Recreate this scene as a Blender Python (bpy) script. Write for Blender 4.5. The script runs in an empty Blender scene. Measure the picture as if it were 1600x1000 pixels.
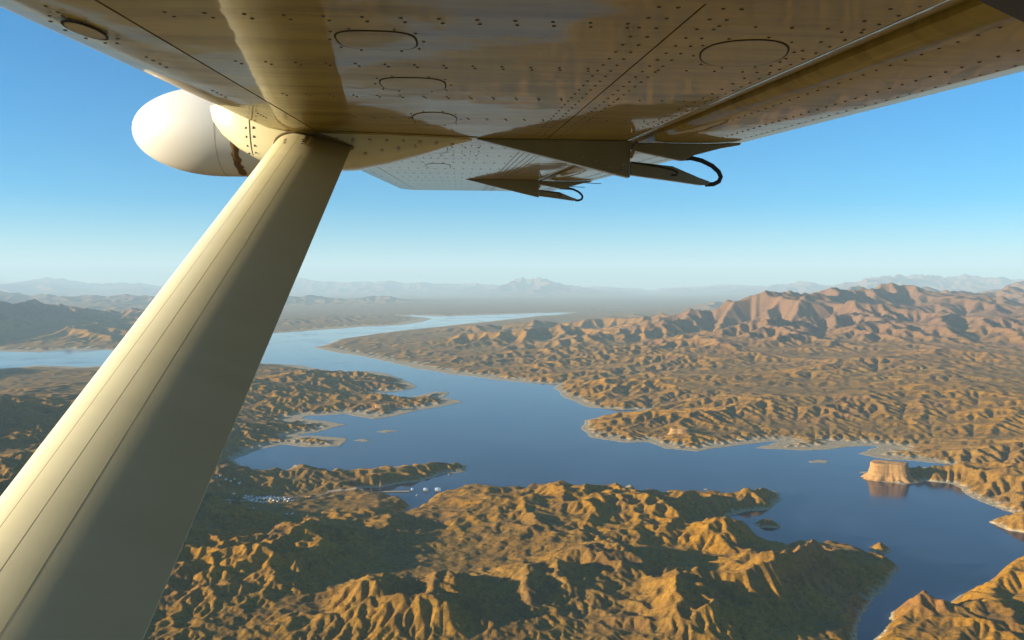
import bpy, bmesh, math, random
import numpy as np
from mathutils import Vector, Matrix

# ------------------------------------------------------------------ camera, sky, sun, exposure
SC = bpy.context.scene
COL = SC.collection
ALT = 900.0                      # height of the aircraft above the lake, metres
PITCH = math.radians(2.44)       # camera looks slightly down
SUN_EL = math.radians(11.0)
SUN_AZ = math.radians(192.0)     # direction TO the sun, measured counter-clockwise from +X (180 = straight left)

cam_d = bpy.data.cameras.new('camera'); cam = bpy.data.objects.new('camera', cam_d); COL.objects.link(cam)
cam_d.lens = 28.0; cam_d.sensor_width = 36.0
cam_d.clip_start = 0.02; cam_d.clip_end = 400000.0
cam.location = (0, 0, ALT); cam.rotation_euler = (math.radians(90) - PITCH, 0, 0)
SC.camera = cam

world = bpy.data.worlds.new('World'); SC.world = world; world.use_nodes = True
wn = world.node_tree.nodes; wl = world.node_tree.links
wn.clear()
sky = wn.new('ShaderNodeTexSky'); sky.sky_type = 'NISHITA'; sky.sun_disc = False
sky.sun_elevation = SUN_EL
to_sun = Vector((math.cos(SUN_AZ) * math.cos(SUN_EL), math.sin(SUN_AZ) * math.cos(SUN_EL), math.sin(SUN_EL)))
sky.sun_rotation = math.atan2(to_sun.x, to_sun.y)
sky.altitude = 900; sky.air_density = 1.0; sky.dust_density = 0.2; sky.ozone_density = 5.0
bg = wn.new('ShaderNodeBackground'); bg.inputs['Strength'].default_value = 0.058
wo = wn.new('ShaderNodeOutputWorld')
hs = wn.new('ShaderNodeHueSaturation'); hs.inputs['Saturation'].default_value = 1.42; hs.inputs['Hue'].default_value = 0.494
wl.new(sky.outputs[0], hs.inputs['Color']); wl.new(hs.outputs[0], bg.inputs[0]); wl.new(bg.outputs[0], wo.inputs[0])

sun_d = bpy.data.lights.new('sun', 'SUN'); sun = bpy.data.objects.new('sun', sun_d); COL.objects.link(sun)
sun_d.energy = 5.0; sun_d.angle = math.radians(0.5); sun_d.color = (1.0, 0.83, 0.60)
sun.rotation_euler = (-to_sun).to_track_quat('-Z', 'Y').to_euler()
sun.location = (-50, 0, ALT + 60)

vs = SC.view_settings
vs.view_transform = 'Standard'; vs.look = 'None'; vs.gamma = 1.0; vs.use_curve_mapping = False
vs.exposure = 1.75

# ------------------------------------------------------------------ helpers
F = 1600 * 28.0 / 36.0
def at(px, py, z=0.0):
    """Photo pixel -> point on the horizontal plane at height z."""
    a = (px - 800) / F; b = (500 - py) / F
    dy = math.cos(PITCH) + b * math.sin(PITCH); dz = -math.sin(PITCH) + b * math.cos(PITCH)
    t = (z - ALT) / dz
    return (a * t, dy * t)
def lp(x, y):
    r = math.hypot(x, y)
    return (math.atan2(x, y), math.log(r))
def tag(o, label=None, cat=None, group=None, kind=None):
    if label: o['label'] = label
    if cat: o['category'] = cat
    if group: o['group'] = group
    if kind: o['kind'] = kind
    return o
def link(name, me, mat=None, parent=None):
    o = bpy.data.objects.new(name, me); COL.objects.link(o)
    if mat is not None and me is not None and len(me.materials) == 0: me.materials.append(mat)
    if parent is not None: o.parent = parent
    return o
def pyd(name, verts, faces, mat=None, parent=None, smooth=False, obname=None):
    me = bpy.data.meshes.new(name); me.from_pydata([tuple(v) for v in verts], [], faces); me.update()
    if smooth: me.polygons.foreach_set('use_smooth', [True] * len(me.polygons))
    return link(obname or name, me, mat, parent)
class NT:
    """tiny node-tree helper"""
    def __init__(s, name):
        s.m = bpy.data.materials.new(name); s.m.use_nodes = True
        s.t = s.m.node_tree; s.n = s.t.nodes; s.l = s.t.links
        s.b = s.n['Principled BSDF']
    def add(s, ty, **kw):
        n = s.n.new(ty)
        for k, v in kw.items(): setattr(n, k, v)
        return n
    def noise(s, scale, detail=4, rough=0.55, coord=None, dist=0.0):
        n = s.n.new('ShaderNodeTexNoise'); n.inputs['Scale'].default_value = scale
        n.inputs['Detail'].default_value = detail; n.inputs['Roughness'].default_value = rough
        n.inputs['Distortion'].default_value = dist
        if coord is not None: s.l.new(coord, n.inputs['Vector'])
        return n.outputs['Fac']
    def ramp(s, fac, stops, interp='LINEAR'):
        n = s.n.new('ShaderNodeValToRGB'); cr = n.color_ramp; cr.interpolation = interp
        while len(cr.elements) < len(stops): cr.elements.new(0.5)
        for e, (p, c) in zip(cr.elements, stops):
            e.position = p; e.color = (c, c, c, 1) if isinstance(c, (int, float)) else (*c, 1)
        s.l.new(fac, n.inputs[0]); return n.outputs[0]
    def mix(s, fac, a, b, blend='MIX'):
        n = s.n.new('ShaderNodeMix'); n.data_type = 'RGBA'; n.blend_type = blend
        if isinstance(fac, (int, float)): n.inputs[0].default_value = fac
        else: s.l.new(fac, n.inputs[0])
        for i, v in ((6, a), (7, b)):
            if isinstance(v, tuple): n.inputs[i].default_value = (*v, 1)
            else: s.l.new(v, n.inputs[i])
        return n.outputs[2]
    def math(s, op, a, b=0.0, clamp=False):
        n = s.n.new('ShaderNodeMath'); n.operation = op; n.use_clamp = clamp
        for i, v in ((0, a), (1, b)):
            if isinstance(v, (int, float)): n.inputs[i].default_value = v
            else: s.l.new(v, n.inputs[i])
        return n.outputs[0]
    def bump(s, h, strength, dist=1.0):
        n = s.n.new('ShaderNodeBump'); n.inputs['Strength'].default_value = strength
        n.inputs['Distance'].default_value = dist; s.l.new(h, n.inputs['Height'])
        return n.outputs[0]
    def set(s, **kw):
        for k, v in kw.items():
            i = s.b.inputs[k.replace('_', ' ')]
            if isinstance(v, (int, float)): i.default_value = v
            elif isinstance(v, tuple): i.default_value = (*v, 1) if len(v) == 3 else v
            else: s.l.new(v, i)
        return s.m

# ------------------------------------------------------------------ terrain: authored plan, then carved by running water
# log-polar grid about the point under the aircraft: cells grow with distance
STEP = 1 / 560.0
TH0, TH1 = -0.66, 0.66
R0, R1 = 1750.0, 90000.0
CS = 560 / 440.0                  # noise feature sizes follow the grid
NT_ = int((TH1 - TH0) / STEP) + 1
NL_ = int(math.log(R1 / R0) / STEP) + 1
rng = np.random.default_rng(7)

def gridnoise(shape, cell, seed):
    """smooth value noise on a grid, cell = feature size in grid cells"""
    g = np.random.default_rng(seed)
    ny, nx = int(shape[0] / cell) + 4, int(shape[1] / cell) + 4
    a = g.random((ny, nx)).astype(np.float32) * 2 - 1
    y = np.arange(shape[0]) / cell; x = np.arange(shape[1]) / cell
    iy = y.astype(int); ix = x.astype(int)
    fy = (y - iy).astype(np.float32); fx = (x - ix).astype(np.float32)
    fy = fy * fy * fy * (fy * (fy * 6 - 15) + 10); fx = fx * fx * fx * (fx * (fx * 6 - 15) + 10)
    r0 = a[iy][:, ix] * (1 - fx) + a[iy][:, ix + 1] * fx
    r1 = a[iy + 1][:, ix] * (1 - fx) + a[iy + 1][:, ix + 1] * fx
    return r0 * (1 - fy)[:, None] + r1 * fy[:, None]
def fbm(shape, cell, octs, seed, gain=0.5):
    out = np.zeros(shape, np.float32); amp = 1.0; tot = 0
    for o in range(octs):
        if cell < 1.5: break
        out += amp * gridnoise(shape, cell, seed + o * 17); tot += amp
        amp *= gain; cell /= 2.03
    return out / tot

# ---- shore outlines, traced as photo pixels and dropped on the lake plane
P_RIGHT = [(490,543),(530,530),(600,520),(680,511),(760,502),(860,492),(930,485),(1000,476),(1020,452),(1300,452),(2300,452),(2300,760),
  (1700,745),(1510,729),(1470,724),(1430,721),(1385,718),(1335,709),(1372,697),(1330,697),(1295,703),(1245,704),(1180,700),(1210,690),(1150,696),
  (1090,706),(1035,701),(1015,690),(975,691),(925,684),(905,670),(912,657),(955,648),(1000,640),(970,641),(915,637),(897,626),(880,618),
  (862,606),(870,601),(820,598),(765,592),(700,585),(645,575),(585,561),(535,552)]
P_TEMPLE = [(1333,737),(1352,741),(1368,751),(1410,757),(1445,751),(1485,755),(1505,770),(1532,785),(1570,799),(1602,803),(1565,806),(1540,815),
  (1570,828),(1620,836),(1800,845),(2300,840),(2300,750),(1700,738),(1510,727),(1440,729),(1400,733),(1350,736)]
P_RNEAR = [(1700,880),(1600,889),(1545,904),(1535,915),(1475,941),(1488,956),(1470,962),(1425,942),(1392,956),(1362,1000),(1345,1060),(1380,4000),(6000,4000),(3600,1100),(2600,900)]
P_LEFT = [(-900,577),(0,576),(60,571),(135,573),(250,566),(400,567),(470,571),(520,580),(590,580),(622,590),(652,604),(640,610),(600,613),(592,620),
  (640,621),(680,611),(702,613),(692,621),(720,628),(690,635),(660,640),(622,650),(580,655),(540,647),(480,650),(472,654),(545,663),(520,670),
  (470,680),(540,685),(530,697),(480,698),(440,694),(400,705),(368,718),(392,733),(440,739),(462,727),(520,736),(560,735),(610,730),(650,725),
  (700,723),(734,726),(730,737),(690,742),(655,752),(600,762),(560,764),(612,776),(645,790),(622,812),(640,806),(668,784),(700,776),(762,767),(748,775),(800,778),
  (830,770),(885,768),(920,776),(950,765),(985,773),(1002,781),(1040,775),(1110,768),(1130,776),(1160,770),(1210,768),(1217,780),(1200,795),
  (1165,800),(1130,812),(1150,835),(1200,856),(1245,850),(1300,850),(1322,855),(1385,878),(1405,886),(1388,910),(1368,926),(1352,950),(1335,1010),(1320,1100),(1300,4000),(0,4000),(-6000,4000),(-4000,1000),(-2500,600)]
P_FARLEFT = [(-900,548),(0,549),(60,551),(110,546),(180,548),(300,535),(420,521),(470,518),(560,511),(625,508),(662,503),(672,498),(640,493),(700,494.5),(800,491),(870,488.5),(960,487),(1010,474),(1030,452),(700,452),(-900,452)]
ISLES = [[(1255,720),(1275,717),(1300,720),(1290,724),(1262,724)], [(1354,856),(1372,853),(1394,860),(1380,866),(1365,864)],
  [(1172,818),(1180,811),(1218,820),(1215,825),(1185,825)], [(553,688),(568,686),(584,689),(566,691)], [(585,675),(600,672),(622,673),(598,677)],
  [(977,760),(984,757),(990,762),(983,765)], [(1094,764),(1104,762),(1110,765),(1100,767)]]
POLYS = [P_RIGHT, P_TEMPLE, P_RNEAR, P_LEFT, P_FARLEFT] + ISLES

def plan(step):
    """signed shore distance (relative to range) on a coarse grid"""
    th = np.arange(TH0, TH1, step); ll = np.arange(math.log(R0), math.log(R1), step)
    T, L = np.meshgrid(th, ll)
    inside = np.zeros(T.shape, bool); best = np.full(T.shape, 9.0)
    for poly in POLYS:
        pts = []
        for (x, y) in poly:
            q = at(x, max(y, 452.0)); pts.append(lp(*q))
        ins = np.zeros(T.shape, bool)
        for (x0, y0), (x1, y1) in zip(pts, pts[1:] + pts[:1]):
            cond = (y0 > L) != (y1 > L)
            if y1 != y0: ins ^= cond & (T < (x1 - x0) * (L - y0) / (y1 - y0) + x0)
            dx, dy = x1 - x0, y1 - y0
            t = np.clip(((T - x0) * dx + (L - y0) * dy) / (dx * dx + dy * dy + 1e-12), 0, 1)
            best = np.minimum(best, (T - x0 - t * dx) ** 2 + (L - y0 - t * dy) ** 2)
        inside |= ins
    return np.where(inside, 1, -1) * np.sqrt(best)

def resize(a, shape):
    y = np.linspace(0, a.shape[0] - 1.001, shape[0]); x = np.linspace(0, a.shape[1] - 1.001, shape[1])
    iy = y.astype(int); ix = x.astype(int); fy = (y - iy)[:, None]; fx = x - ix
    b = a[iy][:, ix] * (1 - fx) + a[iy][:, ix + 1] * fx
    c = a[iy + 1][:, ix] * (1 - fx) + a[iy + 1][:, ix + 1] * fx
    return (b * (1 - fy) + c * fy).astype(np.float32)

# hills: (photo x, distance km, height m, sigma across, sigma along (both relative to range), turn deg)
HILLS = [
  # main range on the right
  (1340,15.5,450,.060,.16,-25),(1205,14.2,380,.050,.16,-30),(1110,13.0,300,.05,.18,-35),(1440,17,360,.06,.16,-10),(1270,13,240,.08,.20,-30),(1530,19,400,.07,.18,0),
  (1640,20,480,.08,.2,0),(1560,13.5,300,.10,.16,0),(1750,17,420,.12,.2,0),(1010,12.5,150,.06,.14,-40),(1420,12.5,200,.10,.15,-15),
  (1340,15.6,250,.016,.05,-30),(1215,14.4,220,.016,.05,-35),(1270,14.6,150,.014,.06,-30),(1390,16,180,.015,.06,-30),(1150,13.6,160,.014,.06,-35),(1460,16.5,200,.018,.06,-20),(1300,13.2,140,.02,.08,-35),
  (1300,11.5,230,.17,.22,0),(1080,11,140,.12,.22,-30),(1500,12,260,.16,.22,0),(1250,9.3,70,.03,.16,-38),(1380,9.3,80,.03,.16,-30),(1150,9.6,70,.03,.16,-42),(1500,9.4,90,.03,.16,-20),
  # behind it
  (1590,30,820,.08,.12,0),(1450,29,700,.06,.10,0),(1330,27,560,.05,.08,0),(1160,32,480,.035,.06,0),(1105,30,420,.02,.04,0),
  (1400,62,2450,.05,.10,0),(1460,64,2250,.06,.10,0),(1340,60,1850,.04,.10,0),(1560,64,2000,.07,.10,0),(1250,70,1250,.06,.1,0),
  # far ranges
  (840,70,1500,.035,.08,0),(790,72,1350,.03,.08,0),(910,72,1250,.05,.08,0),(1000,80,1250,.10,.08,0),(650,80,1200,.10,.08,0),(1130,80,1280,.06,.08,0),
  (100,74,1330,.10,.08,0),(40,66,1150,.06,.06,0),(210,72,1150,.05,.08,0),(330,80,1300,.10,.06,0),(-150,70,1400,.1,.1,0),(500,82,1280,.08,.06,0),
  (120,36,640,.06,.06,0),(40,38,560,.05,.06,0),(210,35,600,.05,.06,0),(-80,34,600,.08,.08,0),(510,38,540,.05,.05,0),(590,40,430,.04,.05,0),(440,36,450,.04,.06,0),
  # dark hills across the water on the left
  (120,19,430,.08,.10,0),(30,18,400,.06,.09,0),(220,20,420,.06,.10,0),(-100,17,430,.1,.12,0),(320,20.5,330,.06,.08,0),
  (520,20.5,300,.035,.05,0),(455,20,270,.035,.06,0),(590,22,170,.04,.035,0),
  # left-hand peninsula
  (560,7.6,95,.035,.05,-30),(470,7.2,120,.05,.07,0),(420,6.4,110,.05,.09,0),(350,6.2,150,.08,.12,0),(200,6.6,170,.12,.12,0),(60,5.6,190,.14,.16,0),(-120,5.2,230,.2,.3,0),
  (600,6.3,80,.02,.03,0),(450,9.0,110,.07,.06,0),(330,5.0,120,.05,.07,0),(120,4.2,150,.12,.12,0),
  # foreground
  (650,3.55,32,.055,.02,-8),(560,3.5,22,.06,.02,0),
  (760,3.1,47,.08,.10,0),(900,3.05,51,.06,.06,-20),(990,3.05,53,.05,.06,0),(1080,3.1,42,.05,.04,0),(860,2.75,38,.08,.08,0),
  (1040,2.85,60,.03,.07,-25),(1150,2.7,68,.03,.05,-20),
  (1275,2.42,128,.018,.045,-30),(1200,2.22,115,.03,.06,-35),(1100,2.05,102,.05,.06,-30),(1150,2.42,68,.025,.03,0),
  (960,2.35,72,.05,.05,-20),(860,2.2,60,.06,.05,0),(700,2.12,81,.03,.035,-25),(570,2.08,81,.03,.035,-25),(640,1.98,51,.08,.03,0),
  (620,2.75,42,.05,.06,-35),(560,2.95,51,.04,.05,-35),(470,2.55,64,.05,.06,-35),(400,2.3,68,.05,.06,-30),(330,2.75,60,.06,.06,-30),(300,2.3,60,.08,.08,-30),
  (250,3.0,51,.10,.1,0),(100,2.6,94,.15,.15,0),(-100,2.4,119,.2,.2,0),
  (1585,2.45,102,.05,.06,-20),(1700,2.4,136,.08,.1,0),(1440,2.12,64,.03,.045,-30),(1530,2.05,47,.05,.05,0),
  # temple ridge and right shore
  (1450,3.72,80,.03,.016,0),(1500,3.70,90,.04,.018,0),(1560,3.6,100,.04,.03,0),(1620,3.7,120,.05,.05,0),(1680,3.9,95,.07,.06,0),(1600,3.45,25,.03,.02,0),(1160,3.35,28,.05,.03,0),
  (1080,5.15,60,.04,.035,-20),(990,5.3,30,.05,.03,0),(1180,5.5,70,.05,.05,-30),(1290,5.3,60,.05,.05,-30),(1400,5.2,75,.06,.06,-20),(1550,5.1,90,.08,.07,0),(960,6.7,45,.04,.03,0),
]

# calmer ground: (photo x, distance km, sigma across, sigma along, roughness left, height left)
CALM = [(470,3.38,.085,.030,.12,.25),(560,3.1,.05,.04,.4,.7),(380,3.05,.09,.035,.3,.5),(740,3.02,.07,.06,.35,1.0),(800,2.5,.07,.05,.45,.8),(640,11,.07,.22,.30,1.0),(760,14,.09,.22,.30,1.0),
  (850,10,.05,.15,.4,1.0),(1350,7.2,.26,.17,.12,1.0),(1330,5.4,.25,.10,.40,.85),(1310,2.33,.045,.07,.30,1.0),(1120,2.15,.05,.06,.5,1.0),(960,5.3,.03,.03,.4,1.0),(900,20,.2,.3,.4,1.0),(100,7.5,.14,.07,.45,.6),
  (1560,2.35,.07,.08,.4,1.0),(40,6.6,.24,.20,.7,.30),(300,5.4,.10,.15,.8,.6)]
def build_height():
    shp = (NL_, NT_)
    sd = resize(plan(STEP * 2), shp)
    th = (TH0 + np.arange(NT_) * STEP).astype(np.float32); ll = (math.log(R0) + np.arange(NL_) * STEP).astype(np.float32)
    T, L = np.meshgrid(th, ll); r = np.exp(L)
    sd = sd + 0.007 * fbm(shp, 24 * CS, 5, 3, 0.6) * np.clip(1.6 - (r / 30000), 0.25, 1)
    land = sd > 0
    d = np.clip(sd, 0, None)
    # gentle rise from the shore
    rise = 0.008 * (1 - np.exp(-d / 0.005)) + 0.055 * d
    h = r * np.minimum(rise, 0.03)
    cap = 230.0
    h = np.where(h > cap * 0.5, cap * 0.5 + (cap * 0.5) * np.tanh((h - cap * 0.5) / (cap * 0.5)), h)
    h *= np.where(r > 16000, np.clip(1.4 - r / 40000, 0.45, 1), 1)
    hill = np.zeros(shp, np.float32)
    wT = T + 0.022 * fbm(shp, 50 * CS, 4, 41); wL = L + 0.028 * fbm(shp, 60 * CS, 4, 43)
    for (px, km, hm, sa, sl, rot) in HILLS:
        x = (px - 800) / F * km * 1000; t0, l0 = lp(x, km * 1000.0)
        a = math.radians(rot); ca, sb = math.cos(a), math.sin(a)
        j0 = max(0, int((t0 - 4 * (sa + sl) - TH0) / STEP)); j1 = min(NT_, int((t0 + 4 * (sa + sl) - TH0) / STEP))
        i0 = max(0, int((l0 - 4 * (sa + sl) - ll[0]) / STEP)); i1 = min(NL_, int((l0 + 4 * (sa + sl) - ll[0]) / STEP))
        if j1 <= j0 or i1 <= i0: continue
        dt = wT[i0:i1, j0:j1] - t0; dl = wL[i0:i1, j0:j1] - l0
        p = (dt * ca + dl * sb) / sa; q = (-dt * sb + dl * ca) / sl
        g = hm * np.exp(-0.5 * (p * p + q * q))
        hill[i0:i1, j0:j1] = np.maximum(hill[i0:i1, j0:j1], g) + 0.25 * np.minimum(hill[i0:i1, j0:j1], g)
    calm_r = np.ones(shp, np.float32); calm_h = np.ones(shp, np.float32)
    for (px, km, sa, sl, fr, fh) in CALM:
        t0, l0 = lp((px - 800) / F * km * 1000, km * 1000.0)
        g = np.exp(-0.5 * (((wT - t0) / sa) ** 2 + ((wL - l0) / sl) ** 2))
        calm_r *= 1 - (1 - fr) * g; calm_h *= 1 - (1 - fh) * g
    hill *= calm_h; h = h * calm_h
    edge = 1 - np.exp(-d / 0.006)
    n1 = fbm(shp, 50 * CS, 6, 11, 0.55); n2 = fbm(shp, 15 * CS, 5, 23, 0.6); n3 = fbm(shp, 5 * CS, 3, 29, 0.6)
    ridg = 1 - np.abs(fbm(shp, 40 * CS, 5, 31, 0.5)) * 2.8; rid2 = 1 - np.abs(fbm(shp, 17 * CS, 4, 37, 0.55)) * 2.6
    mid_ = np.clip((r - 3600) / 1200, 0, 1); far = np.clip((r - 8000) / 3000, 0, 1)
    patch = np.clip(0.5 + 1.1 * fbm(shp, 120 * CS, 3, 53), 0.0, 1.0)          # some country is broken, some is smooth
    h = h + hill * edge * (0.66 + (0.35 + 0.65 * calm_r) * (0.30 * n1 + (0.34 + 0.16 * far) * ridg + 0.16 * rid2))
    rough = (np.clip(hill * 0.10, 0, 110) + np.clip(r * 0.0042, 0, 45) * (0.25 + patch)) * calm_r
    h = h + edge * rough * (0.7 * n1 + (0.6 - 0.3 * mid_) * n2 + (0.5 - 0.2 * mid_) * rid2) + edge * np.clip(r * 0.0016, 0, 16) * n3 * (0.5 + 0.5 * calm_r)
    # dissected ground: far more relief close in, where the badlands are
    h = np.where(land, np.maximum(h, r * 0.0016), -r * 0.012 * (1 - np.exp(sd / 0.01)) - 1.0)
    return T, L, r, land, h.astype(np.float32), patch.astype(np.float32)

def erode(h, target, r, land, iters, K, rho, step, km, dm, A=None, talus=0.95):
    """running water cuts valleys (stream power) while the rock rises back towards its authored height"""
    cell = (r * step).astype(np.float32)
    if A is None: A = np.ones_like(h)
    offs = [(-1,0,1.0),(1,0,1.0),(0,-1,1.0),(0,1,1.0),(-1,-1,1.414),(-1,1,1.414),(1,-1,1.414),(1,1,1.414)]
    H, W = h.shape
    def sl(o): return slice(1 + o, H - 1 + o)
    def sw(o): return slice(1 + o, W - 1 + o)
    core = (slice(1, H - 1), slice(1, W - 1))
    lc = land[core]; cc = cell[core]; tg = target[core]; K = K * km[core]; diff = dm[core]
    for it in range(iters):
        c = h[core]; S = []; tot = np.full(c.shape, 1e-9, np.float32); smax = np.zeros_like(c); hmin = c.copy()
        for (dy, dx, k) in offs:
            nb = h[sl(dy), sw(dx)]
            s = np.maximum((c - nb) / (cc * k), 0)
            smax = np.maximum(smax, s); hmin = np.minimum(hmin, nb)
            s = s * s; S.append(s); tot += s
        An = np.ones_like(h); q = A[core] / tot
        for (dy, dx, k), s in zip(offs, S): An[sl(dy), sw(dx)] += q * s
        A = np.minimum(An, 40000)
        e = K * np.sqrt(A[core]) * smax * cc + 0.25 * np.maximum(smax - talus, 0) * cc
        e = np.minimum(e, 0.6 * (c - hmin))
        lap = (h[sl(-1), sw(0)] + h[sl(1), sw(0)] + h[sl(0), sw(-1)] + h[sl(0), sw(1)]) * 0.25 - c
        h[core] = np.where(lc, c - e + diff * lap + rho * (tg - c), c)
    return h, A

T_, L_, R_, LAND, TARGET, PATCH = build_height()
NEAR = np.clip((R_ - 3300) / 1500, 0, 1).astype(np.float32)      # soft rounded hills close by, hard rock farther off
KMAP = (0.60 + 0.30 * NEAR) * (0.55 + 0.9 * PATCH); DMAP = 0.014 - 0.011 * NEAR
def regain(a, b, ld, k, pw=1.0):
    """how much broad height the streams took away, so the range keeps its stature while its valleys stay cut"""
    H, W = a.shape; h2, w2 = H // k, W // k
    def blk(x): return np.where(ld, np.maximum(x, 0), 0)[:h2 * k, :w2 * k].reshape(h2, k, w2, k).mean((1, 3)) + 1.0
    def sm(x):
        p = np.pad(x, 1, mode='edge'); return (p[:-2, 1:-1] + p[2:, 1:-1] + p[1:-1, :-2] + p[1:-1, 2:] + 2 * p[1:-1, 1:-1]) / 6
    return np.clip(resize(sm(sm(blk(a)) / sm(blk(b))), a.shape), 1.0, 2.6) ** (0.26 * pw)
FARM = np.clip((R_ - 7000) / 4000, 0, 1).astype(np.float32)
MIDZ = NEAR * (1 - FARM)                       # the dissected fans between shore and range
prev = None
for lev, (n_it, K, rho) in ((8, (120, 0.060, 0.010)), (4, (110, 0.050, 0.012)), (2, (90, 0.045, 0.014)), (1, (60, 0.045, 0.018))):
    base = TARGET[::lev, ::lev]; rr_ = R_[::lev, ::lev]; ld = LAND[::lev, ::lev]
    if prev is None: tgt = base.copy()
    else:            # what the larger streams have cut is the rock the smaller ones start from
        up_ = resize(prev, base.shape); up_ = up_ * regain(base, up_, ld, max(3, 48 // lev), 0.7 + 0.65 * FARM[::lev, ::lev]); wf = 0.12 + 0.38 * NEAR[::lev, ::lev] + 0.35 * FARM[::lev, ::lev]; tgt = wf * up_ + (1 - wf) * base + np.where(ld, np.clip(rr_ * 0.0022, 0, 22) * (lev / 2) ** 0.5 * fbm(base.shape, 6, 2, 200 + lev), 0)
        tgt = np.where(ld, np.maximum(tgt, rr_ * 0.001), base)
    cur = np.where(ld, tgt, base).astype(np.float32)
    prev, ACC = erode(cur.copy(), cur.copy(), rr_, ld, n_it, K, rho, STEP * lev, (KMAP * ((0.45 + 0.55 * FARM) if lev > 2 else 1.0 + 0.9 * MIDZ))[::lev, ::lev], DMAP[::lev, ::lev])
HGT = np.where(LAND, np.maximum(prev, 0.6), TARGET)

def height_at(x, y):
    t, l = lp(x, y)
    j = (t - TH0) / STEP; i = (l - math.log(R0)) / STEP
    j = min(max(j, 0), NT_ - 2); i = min(max(i, 0), NL_ - 2)
    a, b = int(i), int(j); fi, fj = i - a, j - b
    return float(HGT[a, b] * (1 - fi) * (1 - fj) + HGT[a + 1, b] * fi * (1 - fj) + HGT[a, b + 1] * (1 - fi) * fj + HGT[a + 1, b + 1] * fi * fj)

def sheet(name, X, Y, Z, mat, attr=None):
    ny, nx = X.shape
    co = np.stack([X, Y, Z], -1).reshape(-1, 3).astype(np.float32)
    idx = np.arange(ny * nx, dtype=np.int32).reshape(ny, nx)
    q = np.stack([idx[:-1, :-1], idx[:-1, 1:], idx[1:, 1:], idx[1:, :-1]], -1).reshape(-1, 4)
    me = bpy.data.meshes.new(name)
    me.vertices.add(len(co)); me.vertices.foreach_set('co', co.ravel())
    me.loops.add(q.size); me.loops.foreach_set('vertex_index', q.ravel())
    me.polygons.add(len(q)); me.polygons.foreach_set('loop_start', np.arange(0, q.size, 4, dtype=np.int32))
    me.polygons.foreach_set('use_smooth', np.ones(len(q), bool))
    me.update(calc_edges=True); me.validate()
    if attr is not None:
        at_ = me.attributes.new('wash', 'FLOAT', 'POINT'); at_.data.foreach_set('value', attr.astype(np.float32).ravel())
    return link(name, me, mat)

# ---- desert rock and gravel
g = NT('desert_ground')
geo = g.add('ShaderNodeNewGeometry'); pos = geo.outputs['Position']
sep = g.add('ShaderNodeSeparateXYZ'); g.l.new(pos, sep.inputs[0])
nsep = g.add('ShaderNodeSeparateXYZ'); g.l.new(geo.outputs['Normal'], nsep.inputs[0])
big = g.noise(1 / 1400.0, 5, 0.6, pos); mid = g.noise(1 / 160.0, 5, 0.6, pos); fine = g.noise(1 / 14.0, 4, 0.65, pos)
gold = (0.285, 0.138, 0.006); tan = (0.225, 0.125, 0.024); brown = (0.140, 0.072, 0.014); olive = (0.140, 0.092, 0.022)
col = g.mix(g.ramp(big, [(0.42, 0.0), (0.60, 1.0)]), gold, tan)
col = g.mix(g.ramp(mid, [(0.46, 0.0), (0.68, 0.75)]), col, brown)
var = g.noise(1 / 420.0, 5, 0.7, pos, 0.6)
col = g.mix(g.ramp(var, [(0.56, 0.0), (0.66, 0.7)]), col, (0.085, 0.052, 0.026))
red = g.noise(1 / 700.0, 4, 0.6, pos)
col = g.mix(g.ramp(red, [(0.58, 0.0), (0.70, 0.6)]), col, (0.25, 0.105, 0.040))
flat = g.ramp(nsep.outputs[2], [(0.93, 0.0), (0.995, 1.0)])
col = g.mix(g.math('MULTIPLY', flat, g.ramp(fine, [(0.35, 0.15), (0.65, 0.6)])), col, olive)
wa = g.add('ShaderNodeAttribute'); wa.attribute_name = 'wash'
col = g.mix(g.math('MULTIPLY', wa.outputs['Fac'], g.ramp(mid, [(0.3, 0.75), (0.7, 0.25)])), col, (0.25, 0.165, 0.06))
hi = g.ramp(g.math('DIVIDE', sep.outputs[2], 700.0), [(0.22, 0.0), (0.6, 0.8)])
col = g.mix(hi, col, (0.165, 0.088, 0.050))
ring = g.ramp(g.math('DIVIDE', g.math('ADD', sep.outputs[2], g.math('MULTIPLY', mid, 7.0)), 40.0), [(0.14, 0.95), (0.32, 0.0)])
col = g.mix(ring, col, (0.40, 0.32, 0.195))
spk = g.ramp(fine, [(0.32, 0.70), (0.68, 1.18)])
col = g.mix(1.0, col, spk, 'MULTIPLY')
scr = g.noise(1 / 9.0, 3, 0.7, pos)
col = g.mix(g.ramp(scr, [(0.57, 0.0), (0.63, 0.75)]), col, (0.050, 0.040, 0.014))
def ridged(scale, detail):
    n = g.add('ShaderNodeTexNoise'); n.noise_type = 'RIDGED_MULTIFRACTAL'; n.normalize = False
    n.inputs['Scale'].default_value = scale; n.inputs['Detail'].default_value = detail; n.inputs['Roughness'].default_value = 0.6
    n.inputs['Lacunarity'].default_value = 2.1; g.l.new(pos, n.inputs['Vector']); return n.outputs['Fac']
hsum = g.math('ADD', g.math('MULTIPLY', ridged(1 / 75.0, 5), 0.55), g.math('MULTIPLY', g.noise(1 / 12.0, 5, 0.65, pos), 0.5))
bm = g.bump(hsum, 0.8, 8.0)
M_GROUND = g.set(Base_Color=col, Roughness=0.95, Normal=bm, Specular_IOR_Level=0.15)

X_ = R_ * np.sin(T_); Y_ = R_ * np.cos(T_)
i_far = int(math.log(25000 / R0) / STEP); rows = np.concatenate([np.arange(0, i_far), np.arange(i_far, NL_, 2)])
WASH = np.clip((np.log(np.maximum(ACC, 1)) - 3.0) / 4.0, 0, 1)
terrain = sheet('terrain', X_[rows], Y_[rows], HGT[rows], M_GROUND, WASH[rows]); tag(terrain, kind='structure')
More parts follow.
